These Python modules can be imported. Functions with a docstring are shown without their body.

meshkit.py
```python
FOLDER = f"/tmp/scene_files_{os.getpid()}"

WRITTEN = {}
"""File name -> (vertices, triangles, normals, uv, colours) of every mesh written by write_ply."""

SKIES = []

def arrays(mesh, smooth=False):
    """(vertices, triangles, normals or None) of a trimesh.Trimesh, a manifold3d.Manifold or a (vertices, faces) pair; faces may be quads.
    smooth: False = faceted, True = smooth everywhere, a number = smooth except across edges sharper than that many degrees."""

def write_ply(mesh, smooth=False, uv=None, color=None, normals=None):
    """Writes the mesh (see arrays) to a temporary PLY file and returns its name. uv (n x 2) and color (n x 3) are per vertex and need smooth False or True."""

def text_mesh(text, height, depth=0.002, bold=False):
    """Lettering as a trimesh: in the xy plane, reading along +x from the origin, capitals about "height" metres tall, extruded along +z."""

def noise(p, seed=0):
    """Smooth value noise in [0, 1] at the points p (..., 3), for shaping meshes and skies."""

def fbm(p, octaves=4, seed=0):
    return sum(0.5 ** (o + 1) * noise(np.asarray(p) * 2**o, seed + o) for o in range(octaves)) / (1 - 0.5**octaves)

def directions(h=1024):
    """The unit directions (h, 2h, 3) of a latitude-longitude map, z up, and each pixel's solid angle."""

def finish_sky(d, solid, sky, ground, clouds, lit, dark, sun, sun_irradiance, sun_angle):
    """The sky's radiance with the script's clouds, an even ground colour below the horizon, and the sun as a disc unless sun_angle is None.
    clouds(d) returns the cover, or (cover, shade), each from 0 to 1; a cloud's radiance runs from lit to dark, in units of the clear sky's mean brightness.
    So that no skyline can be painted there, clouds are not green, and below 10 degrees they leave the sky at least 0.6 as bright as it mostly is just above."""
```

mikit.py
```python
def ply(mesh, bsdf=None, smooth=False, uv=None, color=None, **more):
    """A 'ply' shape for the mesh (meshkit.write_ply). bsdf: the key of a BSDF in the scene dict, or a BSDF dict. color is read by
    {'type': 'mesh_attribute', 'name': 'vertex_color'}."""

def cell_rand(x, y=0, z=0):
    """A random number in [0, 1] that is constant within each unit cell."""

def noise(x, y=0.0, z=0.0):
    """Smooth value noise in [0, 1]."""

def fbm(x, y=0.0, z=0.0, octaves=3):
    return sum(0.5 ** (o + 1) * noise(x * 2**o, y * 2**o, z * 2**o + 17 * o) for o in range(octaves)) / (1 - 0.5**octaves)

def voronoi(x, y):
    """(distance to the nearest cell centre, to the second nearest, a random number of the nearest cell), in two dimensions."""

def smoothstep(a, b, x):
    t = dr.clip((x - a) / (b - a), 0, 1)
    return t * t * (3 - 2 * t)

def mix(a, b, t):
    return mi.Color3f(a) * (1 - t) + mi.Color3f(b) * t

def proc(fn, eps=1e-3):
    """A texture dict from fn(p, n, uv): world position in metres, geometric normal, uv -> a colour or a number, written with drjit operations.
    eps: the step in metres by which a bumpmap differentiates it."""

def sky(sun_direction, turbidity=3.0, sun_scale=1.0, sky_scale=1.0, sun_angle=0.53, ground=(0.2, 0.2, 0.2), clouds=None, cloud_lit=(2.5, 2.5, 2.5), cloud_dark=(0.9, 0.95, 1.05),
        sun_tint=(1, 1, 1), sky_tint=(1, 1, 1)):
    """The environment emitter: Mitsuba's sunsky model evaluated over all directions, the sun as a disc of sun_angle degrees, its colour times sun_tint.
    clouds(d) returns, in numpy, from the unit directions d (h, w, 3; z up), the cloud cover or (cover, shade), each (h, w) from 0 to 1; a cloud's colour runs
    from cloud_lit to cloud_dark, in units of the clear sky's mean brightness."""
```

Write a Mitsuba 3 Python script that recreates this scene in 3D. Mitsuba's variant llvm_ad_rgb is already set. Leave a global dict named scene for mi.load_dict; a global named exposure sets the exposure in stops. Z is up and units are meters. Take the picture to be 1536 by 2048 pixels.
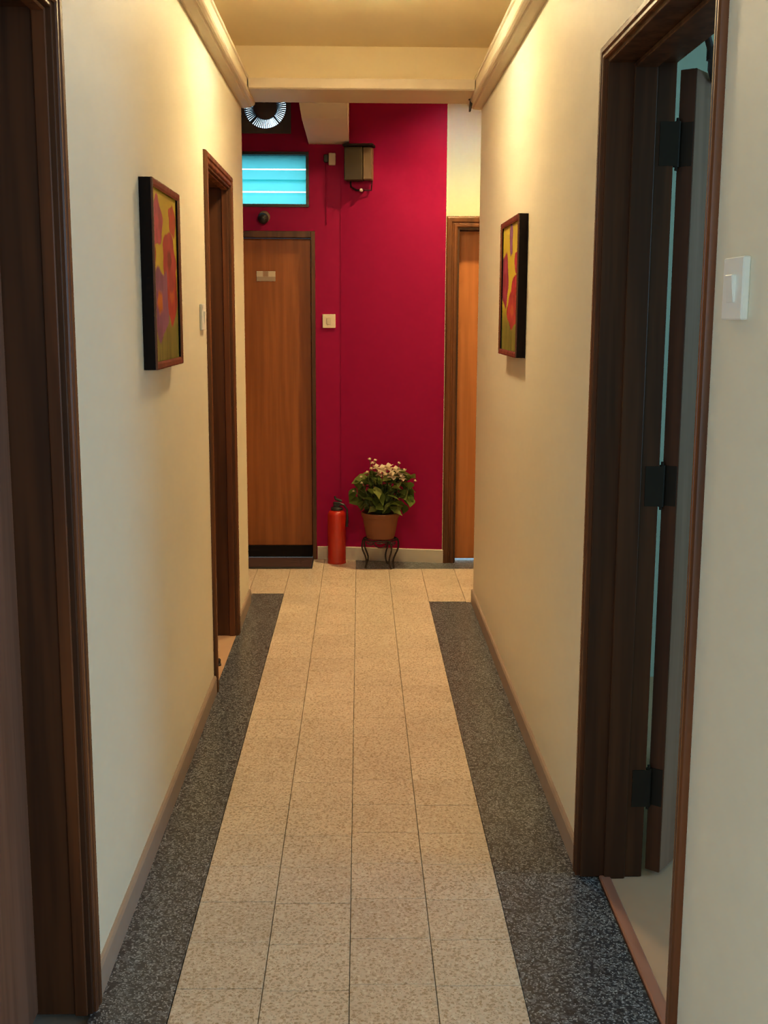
import math, random
import numpy as np
import trimesh
import mitsuba as mi
import drjit as dr
import mikit
from mikit import proc, noise, fbm, voronoi, cell_rand, smoothstep, mix, ply

random.seed(7)
rng = np.random.default_rng(7)
T = mi.ScalarTransform4f
scene, labels = {'type': 'scene'}, {}

# ------------------------------------------------------------------ camera, sky, light levels, exposure
EYE = np.array([0.0, 0.0, 1.45])
FWD = np.array([0.02095545, 0.98549857, -0.16838477])
UP = np.array([-6.22414064e-04, 1.68434585e-01, 9.85712637e-01])
scene['camera'] = {'type': 'perspective', 'fov': math.degrees(2 * math.atan(768 / 2306.57)), 'fov_axis': 'x',
                   'near_clip': 0.02, 'far_clip': 200.0,
                   'to_world': T().look_at(origin=EYE.tolist(), target=(EYE + FWD).tolist(), up=UP.tolist())}
scene['sky'] = mikit.sky((-0.3, 0.6, 0.75), turbidity=5.0, sun_scale=0.0, sky_scale=8.6, sky_tint=(0.75, 1.0, 1.02), ground=(0.3, 0.3, 0.3))
CORRIDOR_LAMP = [x * 198 for x in (1.0, 0.755, 0.42)]
HALL_LAMP = [x * 2800 for x in (1.0, 0.74, 0.31)]
LOBBY_DAYLIGHT = [x * 4.7 for x in (0.56, 0.89, 1.22)]
ROOM_DAYLIGHT = [x * 5.2 for x in (0.46, 0.84, 1.2)]
exposure = 0.0

# ------------------------------------------------------------------ materials


def C(*v):
    return {'type': 'rgb', 'value': list(v)}


def principled(name, col, rough=0.5, **kw):
    b = {'type': 'principled', 'base_color': C(*col) if isinstance(col, tuple) else col, 'roughness': rough}
    b.update(kw)
    scene[name] = {'type': 'twosided', 'bsdf': b}
    return name


def paint(c0, c1):
    def fn(p, n, uv):
        t = 0.6 * fbm(p.x * 1.6, p.y * 1.6, p.z * 1.6) + 0.4 * fbm(p.x * 26, p.y * 26, p.z * 26)
        return mix(c0, c1, t)
    return proc(fn)


def wood(c0, c1, stretch=(42, 42, 1.6), seed=0.0):
    def fn(p, n, uv):
        w = fbm(p.x * 3 + seed, p.y * 3, p.z * 0.6) * 2.2
        t = fbm(p.x * stretch[0] + w, p.y * stretch[1] + w, p.z * stretch[2] + seed, octaves=4)
        return mix(c0, c1, smoothstep(0.25, 0.75, t))
    return proc(fn)


def terrazzo(p, n, uv):
    # tan marble chips in a cream matrix, each tile a little different
    tone = cell_rand(dr.floor((p.x + 0.400) / 0.189), dr.floor((p.y - 2.50) / 0.189), 3)
    d1, d2, r = voronoi(p.x * 105 + 40, p.y * 105 + 40)
    e1, e2, q = voronoi(p.x * 240 + 80, p.y * 240 + 80)
    base = mix((0.63, 0.515, 0.425), (0.73, 0.605, 0.50), tone)
    chip = mix((0.36, 0.24, 0.14), (0.80, 0.72, 0.62), r)
    c = mix(base, chip, smoothstep(0.46, 0.36, d1) * 0.75)
    c = mix(c, mi.Color3f(0.30, 0.19, 0.10), smoothstep(0.74, 0.80, q) * smoothstep(0.5, 0.4, e1) * 0.6)
    return c * (0.90 + 0.2 * fbm(p.x * 5, p.y * 5, 0.0))


def granite(p, n, uv):
    d1, d2, r = voronoi(p.x * 150 + 40, p.y * 150 + 40)
    e1, e2, q = voronoi(p.x * 330 + 10, p.y * 330 + 10)
    c = mix((0.024, 0.027, 0.038), (0.135, 0.148, 0.175), smoothstep(0.35, 1.0, r))
    c = mix(c, mi.Color3f(0.38, 0.42, 0.48), smoothstep(0.84, 0.90, q) * 0.75)
    c = mix(c, mi.Color3f(0.012, 0.012, 0.014), smoothstep(0.2, 0.1, q) * 0.8)
    return c


principled('cream_paint', paint((0.68, 0.62, 0.49), (0.74, 0.68, 0.54)), 0.55, specular=0.3)
principled('ceiling_paint', paint((0.66, 0.55, 0.345), (0.70, 0.585, 0.37)), 0.7, specular=0.2)
principled('cornice_paint', paint((0.55, 0.46, 0.33), (0.59, 0.50, 0.36)), 0.5, specular=0.35)
principled('room_paint', paint((0.50, 0.60, 0.50), (0.54, 0.64, 0.54)), 0.7, specular=0.2)
principled('red_paint', paint((0.255, 0.002, 0.048), (0.295, 0.004, 0.058)), 0.55, specular=0.12)
principled('terrazzo_tile', proc(terrazzo), 0.30, specular=0.5)
principled('granite_slab', proc(granite), 0.3, specular=0.55)
principled('grout', (0.14, 0.12, 0.10), 0.9)
principled('room_floor_tile', paint((0.52, 0.33, 0.21), (0.58, 0.38, 0.25)), 0.6, specular=0.3)
principled('skirting_stone', paint((0.27, 0.20, 0.165), (0.34, 0.26, 0.21)), 0.4, specular=0.4)
principled('hall_skirting', paint((0.52, 0.46, 0.40), (0.60, 0.54, 0.46)), 0.45, specular=0.4)
principled('frame_wood', wood((0.060, 0.019, 0.006), (0.135, 0.042, 0.012)), 0.42, specular=0.35, clearcoat=0.12, clearcoat_gloss=0.7)
principled('jamb_wood', wood((0.036, 0.0125, 0.005), (0.070, 0.024, 0.008), seed=5.0), 0.45, specular=0.3, clearcoat=0.1, clearcoat_gloss=0.7)
principled('leaf_wood', wood((0.25, 0.072, 0.019), (0.34, 0.105, 0.029), seed=11.0), 0.42, specular=0.3, clearcoat=0.1, clearcoat_gloss=0.7)
principled('orange_leaf_wood', wood((0.38, 0.125, 0.038), (0.46, 0.165, 0.055), seed=31.0), 0.42, specular=0.3, clearcoat=0.1, clearcoat_gloss=0.7)
principled('dark_leaf_wood', wood((0.14, 0.066, 0.042), (0.19, 0.092, 0.060), seed=21.0), 0.42, specular=0.35)
principled('open_leaf_wood', wood((0.16, 0.085, 0.055), (0.22, 0.12, 0.08), seed=3.0), 0.3, specular=0.6, clearcoat=1.0, clearcoat_gloss=0.8)
principled('edge_wood', wood((0.045, 0.015, 0.006), (0.085, 0.028, 0.009), seed=8.0), 0.45, specular=0.4)
principled('threshold_wood', wood((0.30, 0.13, 0.09), (0.37, 0.17, 0.12), stretch=(30, 2, 30), seed=2.0), 0.4, specular=0.5)
principled('black_plastic', (0.012, 0.012, 0.014), 0.4)
principled('frame_black', (0.007, 0.005, 0.006), 0.7, specular=0.12)
principled('picture_moulding', wood((0.075, 0.020, 0.010), (0.12, 0.033, 0.015)), 0.35)
principled('dark_iron', (0.020, 0.014, 0.013), 0.45, metallic=0.4)
principled('dark_brass', (0.018, 0.014, 0.010), 0.55, metallic=0.3, specular=0.3)
principled('grey_metal', (0.16, 0.18, 0.20), 0.35, metallic=0.6)
principled('switch_plastic', (0.72, 0.74, 0.70), 0.3, specular=0.5)
principled('ivory_plastic', (0.74, 0.62, 0.48), 0.35, specular=0.5)
principled('box_olive', (0.030, 0.019, 0.010), 0.55)
principled('box_tan', (0.15, 0.095, 0.062), 0.5)
principled('bulb_glass', (0.85, 0.70, 0.66), 0.15)
principled('red_enamel', (0.46, 0.016, 0.007), 0.28, specular=0.5, clearcoat=0.5)
principled('terracotta', paint((0.14, 0.045, 0.018), (0.19, 0.060, 0.024)), 0.7)
principled('soil', (0.03, 0.02, 0.014), 0.95)
principled('stem_green', (0.06, 0.10, 0.03), 0.6)
principled('mat_fibre', paint((0.026, 0.010, 0.012), (0.045, 0.018, 0.020)), 0.95)
principled('fan_grey', (0.05, 0.045, 0.045), 0.5)
for k, c in enumerate(((0.08, 0.12, 0.03), (0.12, 0.17, 0.04), (0.18, 0.21, 0.065))):
    scene[f'leaf_green_{k}'] = {'type': 'principledthin', 'base_color': C(*c), 'roughness': 0.4, 'diff_trans': 0.5, 'spec_trans': 0.0}
scene['petal_cream'] = {'type': 'principledthin', 'base_color': C(0.82, 0.72, 0.58), 'roughness': 0.6, 'diff_trans': 0.6, 'spec_trans': 0.0}
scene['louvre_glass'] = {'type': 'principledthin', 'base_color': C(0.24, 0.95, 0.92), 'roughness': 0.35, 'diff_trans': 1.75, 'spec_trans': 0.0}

# ------------------------------------------------------------------ mesh helpers


def box(x0, x1, y0, y1, z0, z1, c=0.0):
    if c <= 0:
        m = trimesh.creation.box(extents=(x1 - x0, y1 - y0, z1 - z0))
        m.apply_translation(((x0 + x1) / 2, (y0 + y1) / 2, (z0 + z1) / 2))
        return m
    h = np.array([(x1 - x0) / 2, (y1 - y0) / 2, (z1 - z0) / 2])
    c = min(c, h.min() * 0.95)
    pts = []
    for s in np.ndindex(2, 2, 2):
        sg = np.array(s) * 2 - 1
        for a in range(3):
            q = h - c
            q = q.copy()
            q[a] = h[a]
            pts.append(sg * q)
    m = trimesh.convex.convex_hull(np.array(pts))
    m.apply_translation(((x0 + x1) / 2, (y0 + y1) / 2, (z0 + z1) / 2))
    return m


def cat(*ms):
    flat = []
    for m in ms:
        flat += m if isinstance(m, list) else [m]
    return trimesh.util.concatenate(flat)


def tube(pts, r, n=10):
    """A round bar along the points, radius r (number or one per point), ends closed."""
    pts = np.asarray(pts, float)
    r = np.broadcast_to(r, len(pts)).astype(float)
    d = np.gradient(pts, axis=0)
    d /= np.linalg.norm(d, axis=1, keepdims=True)
    ref = np.array([0, 0, 1.0]) if abs(d[0][2]) < 0.9 else np.array([1.0, 0, 0])
    V, a = [], np.linspace(0, 2 * np.pi, n, endpoint=False)
    for p, t, rr in zip(pts, d, r):
        u = ref - t * (ref @ t)
        u /= np.linalg.norm(u)
        ref = u
        w = np.cross(t, u)
        V.append(p + rr * (np.cos(a)[:, None] * u + np.sin(a)[:, None] * w))
    V = np.vstack(V + [pts[:1], pts[-1:]])
    F, m = [], len(pts)
    for i in range(m - 1):
        for j in range(n):
            k = (j + 1) % n
            F += [[i * n + j, i * n + k, (i + 1) * n + k], [i * n + j, (i + 1) * n + k, (i + 1) * n + j]]
    for j in range(n):
        k = (j + 1) % n
        F += [[m * n, k, j], [m * n + 1, (m - 1) * n + j, (m - 1) * n + k]]
    return trimesh.Trimesh(V, F, process=False)


def lathe(prof, n=40, at=(0, 0, 0)):
    m = trimesh.creation.revolve(np.array(prof, float), sections=n)
    m.apply_translation(at)
    return m


def sweep(stations):
    """Closed loops of points (same count) joined along the stations, ends capped."""
    k = len(stations[0])
    V = np.vstack(stations)
    F = []
    for i in range(len(stations) - 1):
        for j in range(k):
            q = (j + 1) % k
            F += [[i * k + j, i * k + q, (i + 1) * k + q], [i * k + j, (i + 1) * k + q, (i + 1) * k + j]]
    for base, rev in ((0, True), ((len(stations) - 1) * k, False)):
        for j in range(1, k - 1):
            t = [base, base + j, base + j + 1]
            F.append(t[::-1] if rev else t)
    m = trimesh.Trimesh(V, F, process=True)
    trimesh.repair.fix_normals(m)
    return m


def axes(m, o, ux, uy, uz):
    """Local x, y, z to world along ux, uy, uz from o."""
    M = np.eye(4)
    M[:3, 0], M[:3, 1], M[:3, 2], M[:3, 3] = ux, uy, uz, o
    m = m.copy()
    m.apply_transform(M)
    if np.linalg.det(M[:3, :3]) < 0:
        pass
    return m


used = {}


def key_for(name):
    n = used.get(name, 0)
    used[name] = n + 1
    return name if n == 0 else f'{name}_{n:03d}'


def obj(name, mesh, mat, parent=None, smooth=False, label=None, **more):
    key = key_for((parent + '__' if parent else '') + name)
    scene[key] = ply(mesh, mat, smooth=smooth, **more)
    if label:
        labels[key] = {'label': label}
    return key


def thing(name, label, category, group=None):
    key = key_for(name)
    labels[key] = {'label': label, 'category': category}
    if group:
        labels[key]['group'] = group
    return key


def struct(name, label, mesh=None, mat=None, smooth=False):
    key = key_for(name)
    if mesh is not None:
        scene[key] = ply(mesh, mat, smooth=smooth)
    labels[key] = {'label': label, 'kind': 'structure'}
    return key


# ------------------------------------------------------------------ the shell
XL, XR = -0.565, 0.580           # faces of the corridor walls
YE = 5.740                       # where the corridor opens into the hall
WT = 0.155                       # wall thickness
ZC = 2.640                       # corridor ceiling
Y0 = 0.90                        # corridor mouth behind the first doors


def wall_with_doors(x0, x1, y0, y1, z1, doors):
    ms, y = [], y0
    for a, b, zt in doors:
        ms.append(box(x0, x1, y, a, 0, z1))
        ms.append(box(x0, x1, a, b, zt, z1))
        y = b
    ms.append(box(x0, x1, y, y1, 0, z1))
    return cat(*ms)


# door openings (rough): near left, far left, right
DL1 = (1.340, 2.235, 2.010)
DL2 = (4.355, 5.135, 1.995)
DR = (1.937, 2.822, 2.045)
wl = struct('wall_left', 'cream painted left corridor wall with two brown doorways', wall_with_doors(XL - WT, XL, Y0, YE, ZC + 0.16, [DL1, DL2]), 'cream_paint')
wr = struct('wall_right', 'cream painted right corridor wall with one open doorway', wall_with_doors(XR, XR + WT, Y0, YE, ZC + 0.16, [DR]), 'cream_paint')

floor = struct('floor', 'bed of dark grout under the tiles of corridor and hall', box(-2.6, 3.6, -3.4, 7.1, -0.16, -0.010), 'grout')
TX, TY, TS = -0.400, 2.500, 0.189


def tile(x0, x1, y0, y1, mat, name):
    obj(name, box(x0 + 0.0009, x1 - 0.0009, y0 + 0.0006, y1 - 0.0006, -0.010, float(rng.uniform(-0.0003, 0.0003)), 0.0011), mat, floor)


rows = [TY + TS * k for k in range(-6, 22)]
ROW_END = rows[-1]
for i in range(4):
    dy = (0.0, -0.010, 0.012, 0.004)[i]
    for k in range(len(rows) - 1):
        y0, y1 = rows[k] + dy, rows[k + 1] + dy
        if k == len(rows) - 2:
            y1 = 6.530
        if y0 < 6.52:
            tile(TX + TS * i, TX + TS * (i + 1), y0, min(y1, 6.530), 'terrazzo_tile', 'tile')
BL, BR = 5.932, 5.757
# granite strips along both walls and in front of the hall's back wall
for (x0, x1, ya, yb) in ((-0.566, TX, 1.366, BL), (TX + 4 * TS, 0.625, 1.366, BR)):
    n = 6
    ys = np.linspace(ya, yb, n + 1)
    for a, b in zip(ys[:-1], ys[1:]):
        obj('border_slab', box(x0 + 0.0003, x1 - 0.0009, a + 0.0003, b - 0.0003, -0.010, 0.0, 0.0007), 'granite_slab', floor)
for a, b in ((-0.022, 0.40), (0.40, 0.82), (0.82, 1.35)):
    obj('border_slab', box(a, b - 0.0006, 6.531, 6.85, -0.010, 0.0, 0.0007), 'granite_slab', floor)
# hall tiles on both sides of the four columns, and the row under the mat and the extinguisher
for i in range(-4, 9):
    x0, x1 = TX + TS * i, TX + TS * (i + 1)
    if not 0 <= i < 4:
        start = BL if i == -1 else (BR if i == 4 else YE)
        edges = [start] + [r for r in rows if r > start + 0.06 and r < 6.46] + [6.530]
        for a, b in zip(edges[:-1], edges[1:]):
            tile(x0, x1, a, b, 'terrazzo_tile', 'tile')
    if x1 < 0.0:
        tile(x0, x1, 6.530, 6.72, 'terrazzo_tile', 'tile')
        tile(x0, x1, 6.72, 6.84, 'terrazzo_tile', 'tile')
struct('floor_lobby', 'plain floor of the lobby at the corridor mouth', box(-2.2, 2.2, -3.2, 1.366, -0.010, 0.0), 'room_floor_tile')
struct('floor_room', 'tan floor of the room behind the open right door', cat(box(XR + WT, 3.4, 0.9, 4.7, -0.010, 0.0), box(0.6565, XR + WT, DR[0] + 0.0145, DR[1] - 0.0145, -0.010, 0.0)), 'room_floor_tile')
struct('floor_far_room', 'tan floor in the far left doorway', box(-0.90, -0.566, DL2[0], DL2[1] + 0.02, -0.0099, 0.0005), 'room_floor_tile')

# ceiling tray, cornices and end beam
struct('ceiling', 'cream recessed ceiling of the corridor', box(XL - WT, XR + WT, -3.2, YE, ZC, ZC + 0.16), 'ceiling_paint')


def cornice(side, y0, y1):
    # profile: distance from the wall, height
    prof = [(0.0, 2.418), (0.012, 2.416), (0.040, 2.419), (0.047, 2.425), (0.056, 2.425), (0.063, 2.430), (0.066, 2.436), (0.066, 2.446),
            (0.061, 2.450), (0.061, 2.486), (0.066, 2.490), (0.066, 2.500), (0.0, 2.500)]
    st = []
    for y in (y0, y1):
        st.append(np.array([((XL + a) if side < 0 else (XR - a), y, z) for a, z in prof]))
    return sweep(st)


struct('trim_1', 'moulded cream cornice along the left wall', cornice(-1, Y0, YE), 'cornice_paint')
struct('trim_2', 'moulded cream cornice along the right wall', cornice(1, Y0, YE), 'cornice_paint')
HZ = 2.85
beam = struct('beam', 'cream beam across the end of the corridor', box(XL, XR, 5.468, YE, 2.46, HZ), 'ceiling_paint')
bp = [(5.412, 2.444), (5.404, 2.449), (5.404, 2.458), (5.409, 2.462), (5.409, 2.478), (5.402, 2.482), (5.402, 2.492), (5.47, 2.492), (5.47, 2.47), (YE, 2.47), (YE, 2.444)]
bp = [(5.412, 2.444), (5.404, 2.449), (5.404, 2.490), (5.470, 2.490), (YE - 0.001, 2.490), (YE - 0.001, 2.444)]
obj('moulding', sweep([np.array([(x, y, z) for y, z in bp]) for x in (XL + 0.066, XR - 0.066)]), 'cornice_paint', beam)

# baseboards
def skirting(side, y0, y1):
    prof = [(-0.002, 0.0), (0.011, 0.0), (0.011, 0.062), (0.007, 0.069), (-0.002, 0.071)]
    return sweep([np.array([((XL + a) if side < 0 else (XR - a), y, z) for a, z in prof]) for y in (y0, y1)])


struct('baseboard_left', 'low brownish stone skirting along the left wall between the doors', skirting(-1, DL1[1] + 0.05, DL2[0] - 0.045), 'skirting_stone')
struct('baseboard_left_far', 'low brownish stone skirting on the left wall beyond the far door', skirting(-1, DL2[1] + 0.05, YE), 'skirting_stone')
struct('baseboard_right', 'low brownish stone skirting along the right wall', skirting(1, DR[1] + 0.045, YE), 'skirting_stone')
struct('baseboard_right_near', 'low brownish stone skirting on the right wall before the open door', skirting(1, Y0, DR[0] - 0.045), 'skirting_stone')

# the hall
YB = 6.800
HZ = 2.85
ALL = [
    ('wall_hall_left', 'red end wall of the hall out of sight to the left', box(-1.75, -1.60, YE - 0.14, 6.95, 0, HZ), 'red_paint'),
    ('wall_hall_right', 'cream end wall of the hall out of sight to the right', box(1.55, 1.70, YE - 0.14, 6.95, 0, HZ), 'cream_paint'),
    ('wall_hall_front_left', 'cream hall wall left of the corridor', box(-1.75, XL - WT, YE - 0.14, YE, 0, HZ), 'cream_paint'),
    ('wall_hall_front_right', 'cream hall wall right of the corridor', box(XR + WT, 1.70, YE - 0.14, YE, 0, HZ), 'cream_paint'),
    ('ceiling_hall', 'cream ceiling of the hall', cat(box(-1.75, 0.49, YE - 0.14, 6.98, HZ, HZ + 0.12), box(0.61, 1.70, YE - 0.14, 6.98, HZ, HZ + 0.12), box(0.49, 0.61, YE - 0.14, 6.18, HZ, HZ + 0.12), box(0.49, 0.61, 6.30, 6.98, HZ, HZ + 0.12)), 'ceiling_paint'),
]
for nm, lb, m, mt in ALL:
    struct(nm, lb, m, mt)
# back wall, left part, with the door opening, the louvre opening and the fan opening
DBX = (-1.020, -0.258, 1.922)
WIN = (-1.000, -0.292, 2.056, 2.360)
FAN = (-0.535, 2.603, 0.118)
back_l = [box(-1.75, DBX[0], YB, YB + 0.15, 0, WIN[2]), box(DBX[1], -0.108, YB, YB + 0.15, 0, WIN[2]),
          box(DBX[0], DBX[1], YB, YB + 0.15, DBX[2], WIN[2]),
          box(-1.75, WIN[0], YB, YB + 0.15, WIN[2], WIN[3]), box(WIN[1], -0.108, YB, YB + 0.15, WIN[2], WIN[3]),
          box(-1.75, FAN[0] - 0.135, YB, YB + 0.15, WIN[3], HZ), box(FAN[0] + 0.135, -0.108, YB, YB + 0.15, WIN[3], HZ),
          box(FAN[0] - 0.135, FAN[0] + 0.135, YB, YB + 0.15, WIN[3], FAN[1] - 0.135), box(FAN[0] - 0.135, FAN[0] + 0.135, YB, YB + 0.15, FAN[1] + 0.135, HZ)]
struct('wall_back', 'red back wall of the hall around the brown door', cat(*back_l), 'red_paint')
# right part stands a little askew
P0, P1 = np.array([-0.112, 6.795]), np.array([0.487, 6.700])
ang = [np.array([(P0[0], P0[1], z), (P1[0], P1[1], z), (P1[0], P1[1] + 0.15, z), (P0[0], P0[1] + 0.15, z)]) for z in (0, HZ)]
struct('wall_back_red', 'red wall panel behind the potted flowers', sweep(ang), 'red_paint')
YC = 6.700
DCX = (0.552, 1.300, 1.940)
struct('wall_back_cream', 'cream wall above the far right door', cat(box(P1[0], DCX[0], YC, YC + 0.15, 0, HZ), box(DCX[0], DCX[1], YC, YC + 0.15, DCX[2], HZ), box(DCX[1], 1.62, YC, YC + 0.15, 0, HZ)), 'cream_paint')
dirr = (P1 - P0) / np.linalg.norm(P1 - P0)
nrm = np.array([dirr[1], -dirr[0]])
sk = [np.array([(*(p + nrm * a), z) for a, z in ((-0.002, 0), (0.010, 0), (0.010, 0.076), (0.006, 0.080), (-0.002, 0.080))]) for p in (P0, P1 + dirr * 0.010)]
struct('baseboard_back', 'pale stone skirting under the red panel', sweep(sk), 'hall_skirting')
struct('baseboard_back_left', 'pale stone skirting between the brown door and the red corner', box(DBX[1] + 0.004, -0.109, YB - 0.010, YB + 0.002, 0, 0.080, 0.002), 'hall_skirting')
struct('beam_soffit', 'cream boxed beam under the hall ceiling running to the back wall', sweep([np.array([(x, YE, 2.442), (x, YE + 0.24, 2.410), (x, YB + 0.02, 2.402), (x, YB + 0.02, HZ + 0.01), (x, YE, HZ + 0.01)]) for x in (-0.290, -0.062)]), 'cream_paint')
tag_hook = obj('beam_hook', cat(tube([(0.518, 5.62, 2.446), (0.518, 5.62, 2.425), (0.514, 5.62, 2.400), (0.512, 5.62, 2.388)], [0.006, 0.007, 0.006, 0.004]), lathe([(0, -0.004), (0.013, -0.004), (0.013, 0.0), (0, 0.0)], 16, (0.518, 5.62, 2.4445))), 'dark_iron', smooth=40)
labels[tag_hook] = {'label': 'short dark hook hanging under the right end of the corridor beam', 'category': 'hook'}

# lobby behind the camera, and the room on the right, each with a daylit window
LW = (-2.9, -0.5, 0.5, 2.4)      # lobby windows: y range, z range, one in each side wall
for nm, xa, xb in (('wall_lobby_left', -2.2, -2.0), ('wall_lobby_right', 2.0, 2.2)):
    struct(nm, 'cream lobby wall with a wide window', cat(box(xa, xb, -3.2, LW[0], 0, ZC + 0.1), box(xa, xb, LW[1], Y0 + 0.14, 0, ZC + 0.1), box(xa, xb, LW[0], LW[1], 0, LW[2]), box(xa, xb, LW[0], LW[1], LW[3], ZC + 0.1)), 'cream_paint')
struct('wall_lobby_front_left', 'cream lobby wall left of the corridor mouth', box(-2.0, XL - WT, Y0, Y0 + 0.14, 0, ZC + 0.1), 'cream_paint')
struct('wall_lobby_front_right', 'cream lobby wall right of the corridor mouth', box(XR + WT, 2.0, Y0, Y0 + 0.14, 0, ZC + 0.1), 'cream_paint')
struct('ceiling_lobby', 'cream lobby ceiling', cat(box(-2.2, XL - WT, -3.2, Y0 + 0.14, ZC, ZC + 0.1), box(XR + WT, 2.2, -3.2, Y0 + 0.14, ZC, ZC + 0.1)), 'ceiling_paint')
struct('wall_lobby_back', 'cream lobby wall behind the photographer', box(-2.2, 2.2, -3.3, -3.2, 0, ZC + 0.1), 'cream_paint')


def area(rad):
    return {'type': 'area', 'radiance': C(*rad)}


for num, xa, sgn in ((2, -2.10, 1), (4, 2.10, -1)):
    w2 = struct(f'window_{num}', 'wide frosted lobby window lit by daylight')
    edges = (LW[0], LW[1])
    for a, b in zip(edges[:-1], edges[1:]):
        q = [(xa, a + 0.03, LW[2] + 0.04), (xa, b - 0.03, LW[2] + 0.04), (xa, b - 0.03, LW[3] - 0.04), (xa, a + 0.03, LW[3] - 0.04)]
        pane = trimesh.Trimesh(q, [[0, 1, 2], [0, 2, 3]] if sgn > 0 else [[0, 2, 1], [0, 3, 2]], process=False)
        k = obj('pane', pane, 'switch_plastic', w2)
        scene[k]['emitter'] = area(LOBBY_DAYLIGHT)
        x0, x1 = xa - 0.05, xa + 0.05
        obj('frame', cat(box(x0, x1, a, a + 0.03, LW[2], LW[3]), box(x0, x1, b - 0.03, b, LW[2], LW[3]), box(x0, x1, a + 0.03, b - 0.03, LW[2], LW[2] + 0.04), box(x0, x1, a + 0.03, b - 0.03, LW[3] - 0.04, LW[3])), 'frame_wood', w2)
RX1 = 3.4
struct('wall_room_far', 'pale green far wall of the right room', box(XR + WT, RX1, 4.5, 4.65, 0, 2.7), 'room_paint')
struct('wall_room_near', 'pale green near wall of the right room', box(XR + WT, RX1, Y0 + 0.14, 1.10, 0, 2.7), 'room_paint')
struct('ceiling_room', 'pale ceiling of the right room', box(XR + WT, RX1 + 0.1, Y0 + 0.1, 4.65, 2.7, 2.8), 'ceiling_paint')
RW = (1.5, 3.0, 0.9, 2.2)
struct('wall_room_right', 'pale green window wall of the right room', cat(box(RX1, RX1 + 0.15, Y0, RW[0], 0, 2.7), box(RX1, RX1 + 0.15, RW[1], 4.65, 0, 2.7), box(RX1, RX1 + 0.15, RW[0], RW[1], 0, RW[2]), box(RX1, RX1 + 0.15, RW[0], RW[1], RW[3], 2.7)), 'room_paint')
struct('wall_room_left', 'pale green inner face of the wall beside the open right door', wall_with_doors(XR + WT, XR + WT + 0.004, 1.10, 4.5, 2.7, [DR]), 'room_paint')
w3 = struct('window_3', 'frosted window of the right room lit by daylight')
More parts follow.
